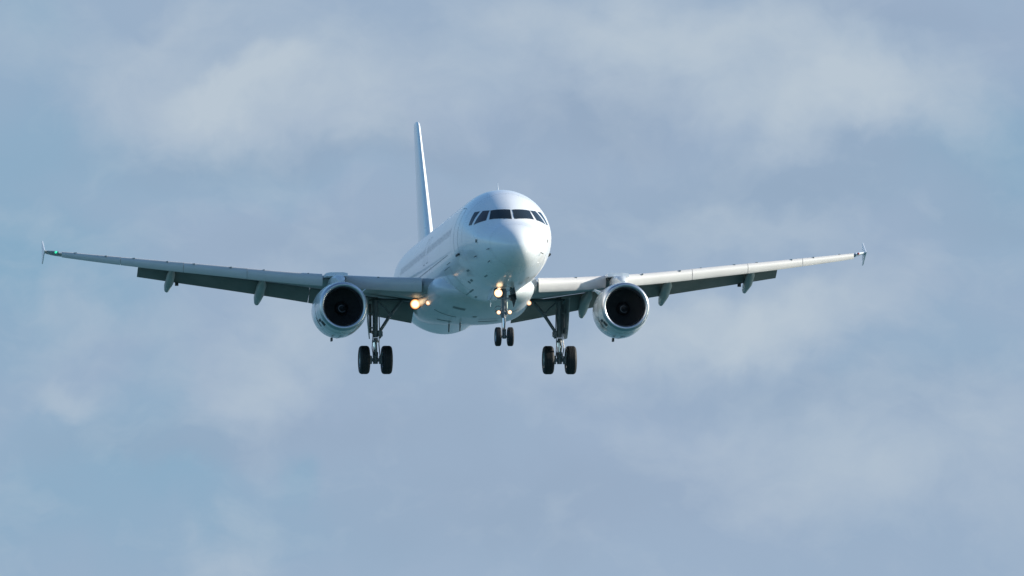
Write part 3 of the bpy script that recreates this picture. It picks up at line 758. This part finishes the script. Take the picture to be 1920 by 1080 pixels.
# ---- nose gear
Y, za = 5.07, -3.96
b = MB()
b.tube((0, Y + .12, -1.8), (0, Y + .04, -3.2), .10, .09, 16)
b.tube((0, Y + .05, -3.0), (0, Y + .05, -3.14), .135, .13, 16)
b.tube((0, Y + .04, -3.2), (0, Y, -3.72), .058, .058, 14, mi=1)
b.tube((0, Y, -3.66), (0, Y, -4.04), .085, .075, 12)
b.tube((-.33, Y, za), (.33, Y, za), .05, .05, 12)
b.tube((.05, Y + .1, -2.5), (.05, Y + .9, -1.9), .045, .045, 8); b.tube((-.05, Y + .1, -2.5), (-.05, Y + .9, -1.9), .045, .045, 8)      # drag stay
b.path([(.10, Y - .05, -2.1), (.11, Y - .08, -2.8), (.08, Y - .1, -3.15)], .018, 6); b.path([(-.10, Y - .05, -2.3), (-.12, Y - .08, -2.9), (-.09, Y - .06, -3.4), (-.06, Y - .06, -3.85)], .016, 6)
b.box((0, Y - .02, -2.42), (.52, .08, .06)); b.box((0, Y - .03, -2.98), (.46, .08, .05))       # lamp brackets
b.path([(-.35, Y, -2.9), (-.36, Y, -2.78), (-.24, Y, -2.72), (-.1, Y, -2.76)], .015, 6)
b.tube((-.14, Y + .04, -2.86), (.14, Y + .04, -2.86), .07, .07, 12)                       # steering actuator
b.tube((.12, Y, -2.55), (.12, Y + .02, -3.05), .03, .03, 10, mi=1)
ng = b.build('nose_landing_gear', [M['gear'], M['chrome']], root, angle=40)
b = MB(); b.tube((0, Y - .1, -3.1), (0, Y - .34, -3.4), .04, .028, 8); b.tube((0, Y - .34, -3.4), (0, Y - .07, -3.72), .028, .04, 8); b.build('torque_link', M['gear'], ng)
for dx in (-.25, .25):
    tyre((dx, Y, za), .385, .235, ng); rim((dx, Y, za), .385, .235, ng)
# bay doors: aft pair hang open, small door on the leg
for s_ in (-1, 1):
    b = MB(); b.prism([(s_ * .40, Y - .15, -1.96), (s_ * .40, Y + 1.3, -1.98), (s_ * .50, Y + 1.3, -2.38), (s_ * .52, Y + .1, -2.44), (s_ * .47, Y - .15, -2.3)], (.03, 0, 0))
    b.build('gear_door', M['dark'] if s_ > 0 else M['belly'], ng, smooth=False)
b = MB(); b.prism([(.20, Y + .05, -2.28), (.46, Y + .12, -2.22), (.52, Y + .16, -2.42), (.42, Y + .2, -2.78), (.36, Y + .2, -2.52), (.2, Y + .08, -2.45)], (0, .03, 0)); b.build('leg_door', M['dark'], ng, smooth=False)
b = MB(); ring = [fpt(lerp(4.35, 6.3, (1 - math.cos(t * math.pi / 12)) / 2), R(-90 + 10.5 * math.sin(t * math.pi / 12)), .004) for t in range(24)]
b.add(ring, [tuple(range(24))]); b.build('wheel_well', M['hole'], ng)

# ---- lamps
def lamp(c, r, m_, parent, name, label=None, depth=.14):
    b = MB(); c = Vector(c)
    b.lathe([(depth, r * .5), (.02, r * 1.12), (-.015, r * 1.12), (-.015, r * 1.0), (.0, r * .98)], c, n=24, cap=False); b.lathe([(depth, r * .5), (depth + .01, .01)], c, n=24)
    hs = b.build(name, M['dark'], parent, label=label)
    b = MB(); prof = [(-.03, .004), (-.028, r * .4), (-.015, r * .75), (.0, r * .98)]
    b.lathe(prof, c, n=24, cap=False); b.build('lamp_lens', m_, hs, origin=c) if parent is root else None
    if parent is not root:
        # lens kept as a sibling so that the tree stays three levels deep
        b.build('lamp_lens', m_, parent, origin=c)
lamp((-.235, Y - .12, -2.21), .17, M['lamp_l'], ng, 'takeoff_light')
lamp((-.20, Y - .12, -2.00), .09, M['lamp_s'], ng, 'taxi_light')
lamp((-.225, Y - .1, -2.99), .085, M['lamp_s'], ng, 'turnoff_light')
lamp((.225, Y - .1, -2.98), .085, M['lamp_s'], ng, 'turnoff_light')
for x_ in (-.13, .16):
    lamp((x_, Y - .2, -1.93), .028, M['lamp_s'], ng, 'bay_light')
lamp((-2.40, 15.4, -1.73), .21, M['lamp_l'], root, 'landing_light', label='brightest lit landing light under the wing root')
lamp((-2.07, 13.7, -1.83), .10, M['lamp_s'], root, 'fuselage_light')
lamp((2.07, 13.7, -1.83), .10, M['lamp_s'], root, 'fuselage_light')
b = MB(); b.tube((-2.40, 15.5, -1.68), (-2.4, 15.9, -1.3), .05); b.build('lamp_arm', M['gear'], wingS)
